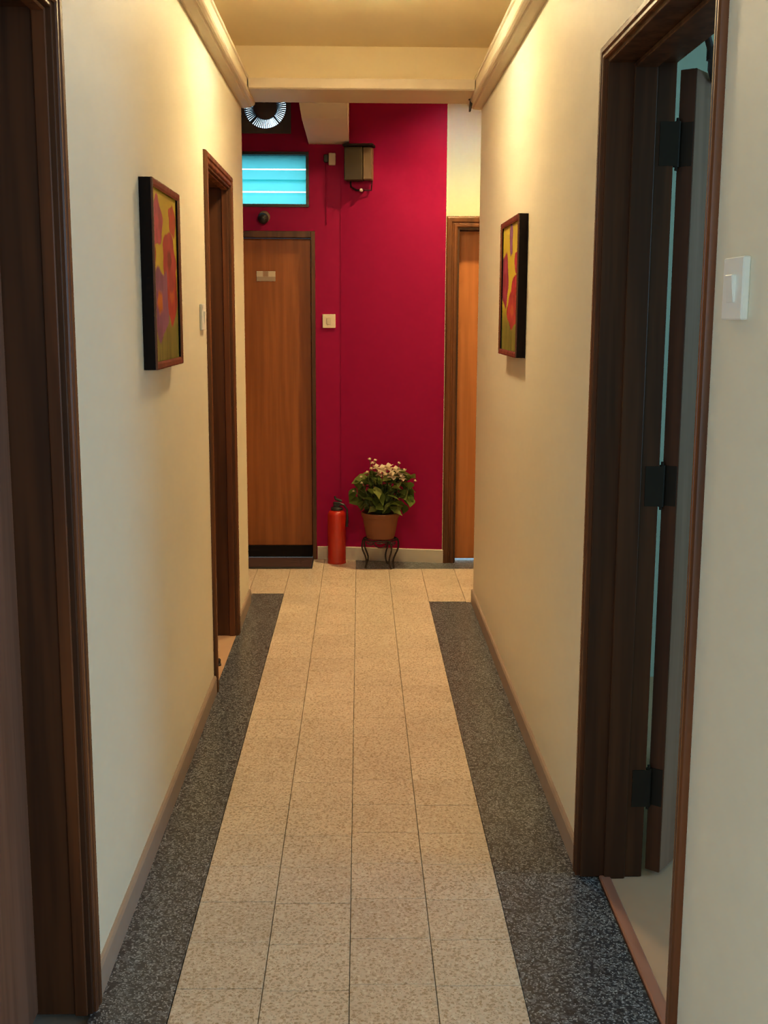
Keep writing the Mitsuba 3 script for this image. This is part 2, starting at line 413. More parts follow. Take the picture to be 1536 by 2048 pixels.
k = obj('pane', trimesh.Trimesh([(RX1 + 0.05, RW[0] + 0.04, RW[2] + 0.04), (RX1 + 0.05, RW[1] - 0.04, RW[2] + 0.04), (RX1 + 0.05, RW[1] - 0.04, RW[3] - 0.04), (RX1 + 0.05, RW[0] + 0.04, RW[3] - 0.04)], [[0, 2, 1], [0, 3, 2]], process=False), 'switch_plastic', w3)
scene[k]['emitter'] = area(ROOM_DAYLIGHT)
obj('frame', cat(box(RX1, RX1 + 0.1, RW[0], RW[0] + 0.04, RW[2], RW[3]), box(RX1, RX1 + 0.1, RW[1] - 0.04, RW[1], RW[2], RW[3]), box(RX1, RX1 + 0.1, RW[0], RW[1], RW[2], RW[2] + 0.04), box(RX1, RX1 + 0.1, RW[0], RW[1], RW[3] - 0.04, RW[3])), 'frame_wood', w3)

# ------------------------------------------------------------------ doors
CASING = [(0.004, -0.002), (0.004, 0.010), (0.008, 0.013), (0.016, 0.013), (0.019, 0.009), (0.023, 0.009), (0.027, 0.014), (0.040, 0.015), (0.045, 0.012), (0.048, 0.007), (0.048, -0.002)]


def casing(o, u, nrm_, w, zt, prof=CASING, scale=1.0):
    """A moulded frame around an opening: o = foot of one jamb, u = along the wall, nrm_ = out of the wall, w = width, zt = height."""
    o, u, nrm_ = (np.asarray(v, float) for v in (o, u, nrm_))
    st = []
    for q in range(4):
        loop = []
        for a, b in prof:
            a = a * scale
            s = -a if q < 2 else w + a
            z = 0.0 if q in (0, 3) else zt + a
            loop.append(o + u * s + nrm_ * b + np.array([0, 0, z]))
        st.append(np.array(loop))
    return sweep(st)


def jamb_lining(x0, x1, y0, y1, zt, t=0.014):
    """Boards lining an opening in a wall that runs along y (rough opening y0..y1, height zt)."""
    return [box(x0, x1, y0, y0 + t, 0.0, zt, 0.0015), box(x0, x1, y1 - t, y1, 0.0, zt, 0.0015), box(x0, x1, y0 + t, y1 - t, zt - t, zt, 0.0015)]


def stop_strip(x0, x1, y0, y1, zt, p=0.012):
    return [box(x0, x1, y0, y0 + p, 0.0, zt, 0.002), box(x0, x1, y1 - p, y1, 0.0, zt, 0.002), box(x0, x1, y0 + p, y1 - p, zt - p, zt, 0.002)]


# near left door, closed and set back in its opening
d = struct('door_1', 'dark brown wooden door frame at the left edge with a set-back brown door')
obj('casing', casing((XL, DL1[0] + 0.008, 0), (0, 1, 0), (1, 0, 0), DL1[1] - DL1[0] - 0.016, DL1[2] - 0.008), 'frame_wood', d, smooth=25)
obj('jamb', cat(*jamb_lining(XL - WT, XL + 0.006, DL1[0], DL1[1], DL1[2])), 'jamb_wood', d)
obj('bead', cat(*stop_strip(XL - 0.030, XL - 0.004, DL1[0] + 0.014, DL1[1] - 0.014, DL1[2] - 0.014, 0.007)), 'frame_wood', d)
leaf = obj('leaf', box(-0.712, -0.672, DL1[0] + 0.017, DL1[1] - 0.017, 0.008, DL1[2] - 0.017, 0.002), 'dark_leaf_wood', d)
obj('handle', cat(tube([(-0.672, 1.42, 1.0), (-0.632, 1.42, 1.0), (-0.628, 1.44, 1.0), (-0.628, 1.53, 1.0)], 0.009), lathe([(0, 0), (0.025, 0), (0.025, 0.006), (0, 0.006)], 20).apply_transform(trimesh.transformations.rotation_matrix(math.pi / 2, (0, 1, 0))).apply_translation((-0.672, 1.42, 1.0))), 'dark_brass', leaf, smooth=40)

# far left door
d = struct('door_2', 'brown wooden door frame in the left wall near the end of the corridor')
obj('casing', casing((XL, DL2[0] + 0.008, 0), (0, 1, 0), (1, 0, 0), DL2[1] - DL2[0] - 0.016, DL2[2] - 0.008), 'frame_wood', d, smooth=25)
obj('jamb', cat(*jamb_lining(XL - WT, XL + 0.006, DL2[0], DL2[1], DL2[2])), 'jamb_wood', d)
obj('bead', cat(*stop_strip(XL - 0.030, XL - 0.004, DL2[0] + 0.014, DL2[1] - 0.014, DL2[2] - 0.014, 0.007)), 'frame_wood', d)
obj('leaf', box(-0.712, -0.674, DL2[0] + 0.017, DL2[1] - 0.017, 0.008, DL2[2] - 0.017, 0.002), 'leaf_wood', d)
k = obj('door_stop', lathe([(0, 0.0005), (0.011, 0.0005), (0.011, 0.006), (0.008, 0.010), (0.009, 0.026), (0.006, 0.030), (0, 0.030)], 20, (-0.590, 4.665, 0)), 'black_plastic', smooth=35)
labels[k] = {'label': 'small black door stop on the floor in the far left doorway', 'category': 'door stop'}

# right door, open into the room
d = struct('door_3', 'dark brown wooden door frame on the right with its door standing open into the room')
obj('casing', casing((XR, DR[0] + 0.008, 0), (0, 1, 0), (-1, 0, 0), DR[1] - DR[0] - 0.016, DR[2] - 0.008, scale=0.76), 'frame_wood', d, smooth=25)
jx = XR + WT + 0.004
obj('jamb', cat(*jamb_lining(XR - 0.002, jx, DR[0], DR[1], DR[2])), 'jamb_wood', d)
obj('stop', cat(*stop_strip(XR + 0.058, XR + 0.112, DR[0] + 0.014, DR[1] - 0.014, DR[2] - 0.014)), 'jamb_wood', d)
obj('threshold', box(0.627, 0.656, DR[0] + 0.0145, DR[1] - 0.0145, -0.009, 0.006, 0.003), 'threshold_wood', d)
LEAF_A = np.array([0.786, 2.806])
ld = np.array([0.618, 0.786])
ld /= np.linalg.norm(ld)
ln = np.array([-ld[1], ld[0]])            # from the seen face to the back of the leaf


def on_leaf(m):
    return axes(m, (LEAF_A[0], LEAF_A[1], 0), (*ld, 0), (*ln, 0), (0, 0, 1))


leaf = obj('leaf', on_leaf(box(0.0006, 0.84, 0.0, 0.040, 0.012, 2.020, 0.002)), 'open_leaf_wood', d)
obj('edge_strip', on_leaf(box(-0.003, 0.0, 0.0, 0.040, 0.012, 2.020, 0.001)), 'edge_wood', leaf)
HP = np.array([0.7485, 2.8225])
for z in (1.850, 1.035, 0.245):
    hg = obj('hinge', cat(tube([(HP[0], HP[1] - 0.006, z - 0.052), (HP[0], HP[1] - 0.006, z + 0.052)], 0.0075, 12), tube([(HP[0], HP[1] - 0.006, z - 0.060), (HP[0], HP[1] - 0.006, z + 0.060)], 0.004, 10),
                          box(HP[0] - 0.044, HP[0], DR[1] - 0.0165, DR[1] - 0.0135, z - 0.050, z + 0.050), on_leaf(box(-0.0055, -0.0028, 0.003, 0.044, z - 0.050, z + 0.050))), 'dark_brass', d, smooth=40)
cl = obj('closer', on_leaf(box(0.30, 0.54, -0.046, -0.0005, 1.95, 2.005, 0.006)), 'grey_metal', d, label='grey door closer on the open door')


def lp(a, b, z):
    return (*(LEAF_A + ld * a + ln * b), z)


elbow = (0.787, 2.70, 2.029)
obj('arm', cat(tube([(0.742, 2.675, 2.075), (0.760, 2.68, 2.075), (0.771, 2.69, 2.066), elbow], 0.008), tube([elbow, lp(0.03, -0.020, 2.020), lp(0.07, -0.012, 2.005), lp(0.36, -0.02, 2.010)], 0.008), lathe([(0, -0.014), (0.012, -0.014), (0.012, 0.014), (0, 0.014)], 16, elbow)), 'dark_iron', cl, smooth=40)

# brown door in the red back wall
d = struct('door_4', 'plain brown door in the red back wall')
DT = 0.024
obj('frame', cat(box(DBX[0], DBX[0] + DT, YB - 0.012, YB + 0.13, 0, DBX[2], 0.002), box(DBX[1] - DT, DBX[1], YB - 0.012, YB + 0.13, 0, DBX[2], 0.002), box(DBX[0] + DT, DBX[1] - DT, YB - 0.012, YB + 0.13, DBX[2] - 0.036, DBX[2], 0.002)), 'edge_wood', d)
leaf = obj('leaf', box(DBX[0] + DT + 0.003, DBX[1] - DT - 0.003, YB + 0.040, YB + 0.080, 0.078, DBX[2] - 0.040, 0.002), 'leaf_wood', d)
obj('kick_rail', box(DBX[0] + DT + 0.003, DBX[1] - DT - 0.003, YB + 0.036, YB + 0.080, 0.006, 0.077, 0.002), 'frame_black', leaf, label='black bottom rail')


def plaque(p, n, uv):
    s, t = (p.x + 0.600) / 0.110, (p.z - 1.640) / 0.058
    base = mi.Color3f(0.62, 0.50, 0.38)
    c = mix(base, mi.Color3f(0.30, 0.20, 0.15), smoothstep(0.50, 0.40, t) * 0.75)
    notch = smoothstep(0.18, 0.10, dr.abs(s - 0.48)) * smoothstep(0.30, 0.55, t)
    return mix(c, mi.Color3f(0.34, 0.20, 0.13), notch)


principled('plaque_print', proc(plaque), 0.35)
sg = obj('plaque', box(-0.600, -0.490, YB + 0.036, YB + 0.0405, 1.640, 1.698, 0.001), 'plaque_print', leaf, label='small pale plaque')

# far right door
d = struct('door_5', 'orange-brown door with a dark frame under the cream wall')
obj('casing', casing((DCX[0] + 0.006, YC, 0), (1, 0, 0), (0, -1, 0), DCX[1] - DCX[0] - 0.012, DCX[2] - 0.006, scale=1.42), 'frame_wood', d, smooth=25)
obj('jamb', cat(box(DCX[0], DCX[0] + 0.012, YC - 0.004, YC + 0.13, 0, DCX[2]), box(DCX[1] - 0.012, DCX[1], YC - 0.004, YC + 0.13, 0, DCX[2]), box(DCX[0] + 0.012, DCX[1] - 0.012, YC - 0.004, YC + 0.13, DCX[2] - 0.012, DCX[2])), 'jamb_wood', d)
obj('leaf', box(DCX[0] + 0.014, DCX[1] - 0.014, YC + 0.080, YC + 0.12, 0.010, DCX[2] - 0.014, 0.002), 'orange_leaf_wood', d)

# ------------------------------------------------------------------ louvre window and fan in the back wall
w = struct('window_1', 'glass louvre window above the brown door, bright with daylight')
fr = 0.016
obj('frame', cat(box(WIN[0], WIN[0] + fr, YB - 0.006, YB + 0.12, WIN[2], WIN[3]), box(WIN[1] - fr, WIN[1], YB - 0.006, YB + 0.12, WIN[2], WIN[3]), box(WIN[0] + fr, WIN[1] - fr, YB - 0.006, YB + 0.12, WIN[2], WIN[2] + fr), box(WIN[0] + fr, WIN[1] - fr, YB - 0.006, YB + 0.12, WIN[3] - fr, WIN[3])), 'black_plastic', w)
h0, h1 = WIN[2] + fr, WIN[3] - fr
hh = h1 - h0
# four slats of frosted glass, the middle two overlapping, daylight in the gaps between the others
for a, b, tilt in ((0.0, 0.245, 0.30), (0.285, 0.515, 0.40), (0.495, 0.705, 0.42), (0.745, 1.0, 0.25)):
    dz, zc = hh * (b - a) / math.cos(tilt) / 2, h0 + hh * (a + b) / 2
    q = trimesh.Trimesh([(WIN[0] + fr, 0, -dz), (WIN[1] - fr, 0, -dz), (WIN[1] - fr, 0, dz), (WIN[0] + fr, 0, dz)], [[0, 1, 2], [0, 2, 3]], process=False)
    q.apply_transform(trimesh.transformations.rotation_matrix(tilt, (1, 0, 0)))
    q.apply_translation((0, YB + 0.055, zc))
    obj('slat', q, 'louvre_glass', w)

f = thing('exhaust_fan', 'round dark exhaust fan with light showing around its hub, above the louvre window', 'exhaust fan')
fx, fz, frd = FAN
ring_out = [(frd, -0.02), (frd + 0.016, -0.02), (frd + 0.016, 0.10), (frd, 0.10)]
sq = []
import shapely.geometry as sgm
plate = sgm.box(-0.145, -0.145, 0.145, 0.145).difference(sgm.Point(0, 0).buffer(frd, 48))


def to_wall(m, y):
    """Local xy plane to the back wall's plane, local z towards the room."""
    return axes(m, (fx, y, fz), (1, 0, 0), (0, 0, 1), (0, -1, 0))


obj('plate', to_wall(trimesh.creation.extrude_polygon(plate, 0.012, engine='earcut'), YB + 0.0), 'fan_grey', f)
obj('duct', to_wall(lathe([(frd, -0.12), (frd + 0.008, -0.12), (frd + 0.008, 0.0), (frd, 0.0), (frd, -0.12)], 64), YB), 'fan_grey', f, smooth=40)
hub = obj('hub', to_wall(lathe([(0, -0.03), (0.060, -0.03), (0.068, -0.02), (0.066, 0.006), (0.05, 0.016), (0, 0.020)], 48), YB), 'fan_grey', f, smooth=40)
for i in range(60):
    a = 2 * math.pi * i / 60
    fin = box(0.064, frd + 0.002, -0.0011, 0.0011, -0.034, -0.004)
    fin.apply_transform(trimesh.transformations.rotation_matrix(a, (0, 0, 1)))
    obj('fin', to_wall(fin, YB), 'fan_grey', f)
for i in range(4):
    a = math.radians(-50 + 90 * i) if i % 2 == 0 else math.radians(-130 + 90 * (i - 1))
    a = math.radians((-48, -132, 48, 132)[i])
    arm = box(0.05, frd + 0.003, -0.0045, 0.0045, -0.004, 0.006, 0.001)
    arm.apply_transform(trimesh.transformations.rotation_matrix(a, (0, 0, 1)))
    obj('arm', to_wall(arm, YB), 'black_plastic', f)

# ------------------------------------------------------------------ lamps
l = thing('ceiling_lamp', 'round glowing lamp on the corridor ceiling', 'lamp')
LX, LY = 0.010, 4.300
obj('base', lathe([(0, 0), (0.112, 0), (0.112, -0.006), (0.108, -0.008), (0, -0.008)][::-1], 48, (LX, LY, ZC)), 'switch_plastic', l, smooth=30)
k = obj('bowl', lathe([(0, -0.080), (0.05, -0.078), (0.080, -0.071), (0.093, -0.060), (0.098, -0.046), (0.100, -0.010), (0, -0.010)], 48, (LX, LY, ZC)), 'switch_plastic', l, smooth=40)
scene[k]['emitter'] = area(CORRIDOR_LAMP)
l = thing('hall_lamp', 'round downlight in the hall ceiling', 'lamp')
HX, HY = 0.55, 6.24
obj('can', lathe([(0.056, -0.004), (0.075, -0.004), (0.075, 0.0), (0.060, 0.0), (0.060, 0.085), (0.0, 0.085), (0.0, 0.080), (0.056, 0.080), (0.056, -0.004)], 40, (HX, HY, HZ - 0.0)), 'switch_plastic', l, smooth=30)
k = obj('bulb', lathe([(0, 0.0), (0.040, 0.0), (0.040, 0.010), (0, 0.010)], 32, (HX, HY, HZ + 0.044)), 'switch_plastic', l)
scene[k]['emitter'] = area(HALL_LAMP)

# ------------------------------------------------------------------ pictures
def flower(c, s, t, cs, ct, rx, ry, col, heart, rot=0.0, wob=0.25, seed=0.0):
    a, b = s - cs, t - ct
    u = (a * math.cos(rot) + b * math.sin(rot)) / rx
    v = (-a * math.sin(rot) + b * math.cos(rot)) / ry
    r = dr.sqrt(u * u + v * v) * (1.0 + wob * (noise(u * 2.3 + seed, v * 2.3, seed) - 0.5) + 0.09 * dr.cos(5.0 * dr.atan2(v, u) + seed))
    petal = mix(col, tuple(0.55 * x for x in col), smoothstep(0.2, 0.9, fbm(u * 3 + seed, v * 1.2, seed)))
    c = mix(c, petal, smoothstep(1.05, 0.92, r))
    return mix(c, heart, smoothstep(0.42, 0.2, r))


def meadow(s, t):
    sky_ = mix((0.62, 0.44, 0.02), (0.80, 0.62, 0.06), fbm(s * 4, t * 4, 1.0))
    grass = mix((0.10, 0.13, 0.02), (0.30, 0.28, 0.05), fbm(s * 22, t * 3, 2.0))
    return mix(grass, sky_, smoothstep(0.20, 0.46, t + 0.12 * (fbm(s * 9, t * 2, 5.0) - 0.5)))


def art_left(p, n, uv):
    s, t = (p.y - 3.05) / 0.45, (p.z - 1.305) / 0.49
    c = meadow(s, t)
    c = flower(c, s, t, 0.00, 0.58, 0.17, 0.12, (0.45, 0.05, 0.03), (0.45, 0.05, 0.03), seed=1)
    c = flower(c, s, t, 0.24, 0.79, 0.21, 0.135, (0.62, 0.10, 0.14), (0.60, 0.09, 0.12), seed=2)
    c = flower(c, s, t, 0.80, 0.83, 0.14, 0.085, (0.62, 0.08, 0.03), (0.55, 0.06, 0.02), seed=3)
    c = flower(c, s, t, 0.72, 0.41, 0.24, 0.17, (0.55, 0.04, 0.03), (0.62, 0.12, 0.03), seed=5)
    c = flower(c, s, t, 0.66, 0.60, 0.25, 0.17, (0.56, 0.06, 0.06), (0.22, 0.03, 0.02), seed=4)
    c = flower(c, s, t, 0.28, 0.36, 0.29, 0.20, (0.30, 0.11, 0.24), (0.70, 0.18, 0.02), seed=6)
    return c * 0.62


def art_right(p, n, uv):
    s, t = (4.57 - p.y) / 0.50, (p.z - 1.305) / 0.49
    c = meadow(s, t)
    c = flower(c, s, t, 0.50, 0.86, 0.09, 0.13, (0.26, 0.10, 0.22), (0.26, 0.10, 0.22), rot=0.25, seed=8)
    c = flower(c, s, t, 0.90, 0.68, 0.20, 0.09, (0.60, 0.05, 0.07), (0.55, 0.05, 0.05), seed=9)
    c = flower(c, s, t, 0.18, 0.56, 0.22, 0.20, (0.42, 0.05, 0.10), (0.30, 0.03, 0.04), seed=10)
    c = flower(c, s, t, 0.80, 0.46, 0.26, 0.13, (0.58, 0.04, 0.05), (0.40, 0.03, 0.02), seed=11)
    c = flower(c, s, t, 0.62, 0.33, 0.28, 0.13, (0.58, 0.06, 0.05), (0.62, 0.12, 0.04), seed=12)
    return c * 0.66


principled('art_left', proc(art_left), 0.4)
principled('art_right', proc(art_right), 0.4)


def picture(xw, nx, y0, y1, z0, z1, art, label):
    t = thing('framed_picture', label, 'picture')
    dp, fw = 0.036, 0.016
    xs = sorted((xw + nx * 0.0005, xw + nx * (dp - 0.004)))
    obj('frame', cat(box(*xs, y0, y0 + fw, z0, z1, 0.001), box(*xs, y1 - fw, y1, z0, z1, 0.001), box(*xs, y0 + fw, y1 - fw, z0, z0 + fw, 0.001), box(*xs, y0 + fw, y1 - fw, z1 - fw, z1, 0.001)), 'frame_black', t)
    prof = [(0.0, 0.0), (0.0, 0.003), (0.004, 0.0045), (0.014, 0.003), (0.020, 0.0), (0.020, -0.001), (0.0, -0.001)]
    st = []
    for q in range(5):
        loop = []
        for a, b in prof:
            ya = y0 + a if q in (0, 3, 4) else y1 - a
            za = z0 + a if q in (0, 1, 4) else z1 - a
            loop.append((xw + nx * (dp - 0.004 + b), ya, za))
        st.append(np.array(loop))
    obj('moulding', sweep(st), 'picture_moulding', t, label='reddish brown front moulding')
    xs = sorted((xw + nx * 0.014, xw + nx * 0.026))
    obj('print', box(*xs, y0 + fw, y1 - fw, z0 + fw, z1 - fw), art, t, label='flower print')
    return t


picture(XL, 1, 3.050, 3.500, 1.305, 1.795, 'art_left', 'framed print of red and purple poppies on yellow, on the left wall')
picture(XR, -1, 4.070, 4.570, 1.303, 1.797, 'art_right', 'framed print of flowers over green grass, on the right wall')

# ------------------------------------------------------------------ switches
def switch(o, u, nv, w_, h_, label, mat, rocker=(0.34, 0.45), depth=0.010):
    t = thing('light_switch', label, 'light switch')
    o, u, nv = (np.asarray(v, float) for v in (o, u, nv))
    up = np.array([0, 0, 1.0])
    obj('plate', axes(box(-w_ / 2, w_ / 2, -h_ / 2, h_ / 2, 0, depth, 0.002), o, u, up, nv), mat, t)
    r = box(-w_ * rocker[0] / 2, w_ * rocker[0] / 2, -h_ * rocker[1] / 2, h_ * rocker[1] / 2, -0.003, 0.005, 0.0015)
    r.apply_transform(trimesh.transformations.rotation_matrix(0.10, (1, 0, 0)))
    r.apply_translation((0, 0, depth))
    obj('rocker', axes(r, o, u, up, nv), mat, t)
    return t


switch((XR, 1.782, 1.492), (0, 1, 0), (-1, 0, 0), 0.094, 0.094, 'pale light switch on the near right wall beside the open door', 'switch_plastic', depth=0.012)
switch((XL, 4.180, 1.440), (0, -1, 0), (1, 0, 0), 0.090, 0.092, 'pale greenish light switch on the left wall before the far door', 'switch_plastic', depth=0.010)
switch((-0.1795, YB, 1.414), (1, 0, 0), (0, -1, 0), 0.076, 0.080, 'square ivory light switch on the red wall beside the brown door', 'ivory_plastic')

# ------------------------------------------------------------------ small things on the back wall
t = thing('dome_camera', 'small dark dome fixture on the red wall above the brown door', 'camera')
obj('base', axes(lathe([(0, 0), (0.034, 0), (0.034, 0.010), (0.030, 0.014), (0, 0.014)], 32), (-0.548, YB, 2.000), (1, 0, 0), (0, 0, 1), (0, -1, 0)), 'box_tan', t, smooth=35)
obj('dome', axes(lathe([(0, 0.013), (0.030, 0.013), (0.031, 0.030), (0.026, 0.044), (0.014, 0.052), (0, 0.054)], 32), (-0.553, YB, 1.990), (1, 0, 0), (0, 0, 1), (0, -1, 0)), 'black_plastic', t, smooth=40)
t = thing('junction_box', 'small cream box with a dark plug on the red wall right of the louvre window', 'junction box')
obj('box', box(-0.178, -0.138, YB - 0.030, YB, 2.286, 2.352, 0.003), 'ivory_plastic', t)
obj('plug', box(-0.206, -0.1785, YB - 0.026, YB, 2.302, 2.345, 0.004), 'black_plastic', t)
k = obj('conduit', cat(box(-0.195, -0.187, YB - 0.007, YB, 1.96, 2.300, 0.002)), 'red_paint', labels and t)

# wall box under the soffit on the red panel
wb = P0 + dirr * 0.036
UXB, NB = np.array([*dirr, 0]), np.array([*nrm, 0])
t = thing('meter_box', 'dark olive wall box with a tan side cover high on the red panel', 'meter box')


def on_red(m, s=0.0, z=0.0):
    return axes(m, np.array([*(P0 + dirr * s), z]), UXB, -NB, np.array([0, 0, 1.0]))


S0 = 0.036
obj('body', on_red(box(S0, S0 + 0.102, -0.085, 0, 2.196, 2.378, 0.004)), 'box_olive', t)
obj('side_cover', on_red(box(S0 + 0.103, S0 + 0.155, -0.070, 0, 2.200, 2.378, 0.005)), 'box_tan', t)
obj('hood', on_red(box(S0 - 0.006, S0 + 0.165, -0.098, 0, 2.379, 2.392, 0.002)), 'frame_black', t)
obj('cable', cat(on_red(tube([(S0 + 0.028, -0.03, 2.197), (S0 + 0.030, -0.03, 2.165), (S0 + 0.060, -0.028, 2.146), (S0 + 0.082, -0.028, 2.146)], 0.0045)), on_red(tube([(S0 + 0.092, -0.028, 2.146), (S0 + 0.145, -0.020, 2.146), (S0 + 0.150, -0.02, 2.198)], 0.0035))), 'frame_black', t, smooth=40)
bb = trimesh.creation.icosphere(3, 0.0105)
bb.apply_translation((S0 + 0.090, -0.036, 2.146))
obj('bulb', on_red(bb), 'bulb_glass', t, smooth=True, label='small pale round bulb')

# ------------------------------------------------------------------ fire extinguisher
t = thing('fire_extinguisher', 'red fire extinguisher standing on the floor against the red corner', 'fire extinguisher')
ex = (-0.136, 6.700, 0)
obj('cylinder', lathe([(0, 0.004), (0.050, 0.004), (0.0525, 0.010), (0.0535, 0.02), (0.0535, 0.286), (0.051, 0.300), (0.044, 0.311), (0.030, 0.318), (0.016, 0.321), (0, 0.322)], 48, ex), 'red_enamel', t, smooth=40)
obj('base_ring', lathe([(0, 0.0005), (0.0545, 0.0005), (0.0550, 0.004), (0.0545, 0.014), (0.0530, 0.016), (0.0, 0.016)], 48, ex), 'red_enamel', t, smooth=40)
v = obj('valve', cat(lathe([(0, 0.318), (0.034, 0.318), (0.036, 0.328), (0.026, 0.336), (0.014, 0.340), (0.012, 0.356), (0, 0.358)], 32, ex), box(ex[0] - 0.020, ex[0] + 0.020, ex[1] - 0.012, ex[1] + 0.012, 0.340, 0.366, 0.004)), 'black_plastic', t, smooth=35)
obj('lever', tube([(ex[0] + 0.030, ex[1] - 0.01, 0.372), (ex[0] - 0.005, ex[1] - 0.012, 0.384), (ex[0] - 0.012, ex[1] - 0.012, 0.402)], [0.007, 0.008, 0.005]), 'black_plastic', t, smooth=40)
obj('carry_handle', tube([(ex[0] - 0.012, ex[1] - 0.01, 0.362), (ex[0] + 0.018, ex[1] - 0.012, 0.360), (ex[0] + 0.042, ex[1] - 0.012, 0.350)], 0.006), 'black_plastic', t, smooth=40)
obj('hose', tube([(ex[0] + 0.018, ex[1] - 0.01, 0.352), (ex[0] + 0.044, ex[1] - 0.015, 0.350), (ex[0] + 0.061, ex[1] - 0.014, 0.320), (ex[0] + 0.062, ex[1] - 0.012, 0.27), (ex[0] + 0.060, ex[1] - 0.012, 0.22)], [0.006, 0.006, 0.006, 0.007, 0.009]), 'black_plastic', t, smooth=40)

# ------------------------------------------------------------------ plant stand and potted flowers
PX, PY = 0.120, 6.590
t = thing('plant_stand', 'low dark wire plant stand with scrolled legs under the flower pot', 'plant stand')
RZ = 0.166
ringp = [(PX + 0.098 * math.cos(a), PY + 0.085 * math.sin(a), RZ) for a in np.linspace(0, 2 * math.pi, 41)]
obj('ring', tube(ringp, 0.0045, 8), 'dark_iron', t, smooth=40)
obj('cross_bar', cat(tube([(PX - 0.098, PY, RZ), (PX + 0.098, PY, RZ)], 0.004, 8), tube([(PX, PY - 0.085, RZ), (PX, PY + 0.085, RZ)], 0.004, 8)), 'dark_iron', t, smooth=40)
for (ax, ay, fx_, fy_) in ((-0.100, -0.020, -0.088, -0.055), (0.050, -0.074, 0.062, -0.088), (0.100, 0.0, 0.078, -0.060), (0.030, 0.080, 0.045, 0.050), (-0.085, 0.045, -0.080, 0.05)):
    u = np.array([ax, ay])
    g = np.array([fx_, fy_])
    pts = []
    for q in np.linspace(0, 1, 14):
        pxy = u * (1 - q) + g * q + np.array([0.010, 0]) * math.sin(q * math.pi * 2) * (1 if ax > 0 else -1)
        pts.append((PX + pxy[0], PY + pxy[1], RZ * (1 - q) + 0.004 * q))
    obj('leg', tube(pts, 0.0048, 8), 'dark_iron', t, smooth=40)
for (cx, cy, r) in ((0.0, -0.083, 0.040), (0.066, -0.070, 0.022), (-0.058, -0.070, 0.022)):
    pts = [(PX + cx + r * (1 - 0.55 * q) * math.cos(math.pi * (1 - 2.6 * q)), PY + cy, RZ - 0.004 - abs(r * (1 - 0.55 * q)) * math.sin(math.pi * min(1, 2.6 * q)) * 0.9 - 0.01 * q) for q in np.linspace(0, 1, 22)]
    obj('scroll', tube(pts, 0.0032, 8), 'dark_iron', t, smooth=40)

t = thing('potted_plant', 'terracotta pot of leafy white flowers on the wire stand', 'potted plant')
PZ = RZ + 0.0045
obj('pot', lathe([(0, 0.0), (0.074, 0.0), (0.080, 0.004), (0.094, 0.070), (0.104, 0.128), (0.110, 0.130), (0.113, 0.150), (0.110, 0.154), (0.102, 0.152), (0.098, 0.128), (0, 0.126)], 56, (PX, PY, PZ)), 'terracotta', t, smooth=35)
obj('soil', lathe([(0, 0.127), (0.097, 0.127), (0.096, 0.138), (0.05, 0.146), (0, 0.148)], 40, (PX, PY, PZ)), 'soil', t, smooth=40)


def leaf_mesh(base, tip, width, droop, twist):
    base, tip = np.asarray(base, float), np.asarray(tip, float)
    d_ = tip - base
    L = np.linalg.norm(d_)
    d_ /= L
    side = np.cross(d_, (0, 0, 1.0))
    if np.linalg.norm(side) < 1e-3:
        side = np.array([1.0, 0, 0])
    side /= np.linalg.norm(side)
    nn = np.cross(side, d_)
    side, nn = side * math.cos(twist) + nn * math.sin(twist), nn * math.cos(twist) - side * math.sin(twist)
    V, F = [], []
    prof = [0.06, 0.62, 0.95, 1.0, 0.72, 0.36, 0.02]
    for i, wv in enumerate(prof):
        q = i / (len(prof) - 1)
        c = base + d_ * L * q + np.array([0, 0, -droop * q * q])
        hw = width / 2 * wv
        V += [c - side * hw + nn * hw * 0.30, c, c + side * hw + nn * hw * 0.30]
    for i in range(len(prof) - 1):
        a = i * 3
        for j in (0, 1):
            F += [[a + j, a + j + 1, a + j + 4], [a + j, a + j + 4, a + j + 3]]
    return trimesh.Trimesh(V, F, process=False)


CZ = PZ + 0.148
stems = []
for i in range(165):
    az, sz = rng.uniform(0, 2 * math.pi), rng.uniform(-0.98, 0.95)
    ch = math.sqrt(1 - sz * sz)
    o = np.array([ch * math.cos(az), ch * math.sin(az), sz])
    R = rng.uniform(0.55, 1.02) if i < 120 else rng.uniform(0.15, 0.6)
    p = np.array([PX + 0.026 + 0.196 * R * o[0], PY - 0.01 + 0.105 * R * o[1], CZ + 0.128 + 0.150 * R * o[2]])
    if math.hypot(p[0] - PX, p[1] - PY) < 0.125:
        p[2] = max(p[2], CZ + 0.012)
    tang = np.cross(o, rng.normal(size=3))
    tang /= np.linalg.norm(tang)
    out = 0.55 * o + 0.75 * tang + np.array([0, 0, -0.15])
    out /= np.linalg.norm(out)
    L = rng.uniform(0.060, 0.092)
    tip, foot = p + out * L * 0.55, p - out * L * 0.45
    for e in (tip, foot):
        e[1] = min(e[1], 6.700)
        if math.hypot(e[0] - PX, e[1] - PY) < 0.13:
            e[2] = max(e[2], CZ + 0.010)
    lm = leaf_mesh(foot, tip, rng.uniform(0.044, 0.062), rng.uniform(0.0, 0.016), rng.uniform(-0.9, 0.9))
    lm.vertices[:, 1] = np.minimum(lm.vertices[:, 1], 6.715)
    obj('leaf', lm, f'leaf_green_{i % 3}', t, smooth=True)
    stems.append(tube([(PX + 0.25 * (p[0] - PX), PY + 0.25 * (p[1] - PY), CZ - 0.006), (p * 0.55 + np.array([PX, PY, CZ + 0.03]) * 0.45).tolist(), foot.tolist()], 0.0018, 5))
for s_ in stems[::2]:
    obj('stem', s_, 'stem_green', t)


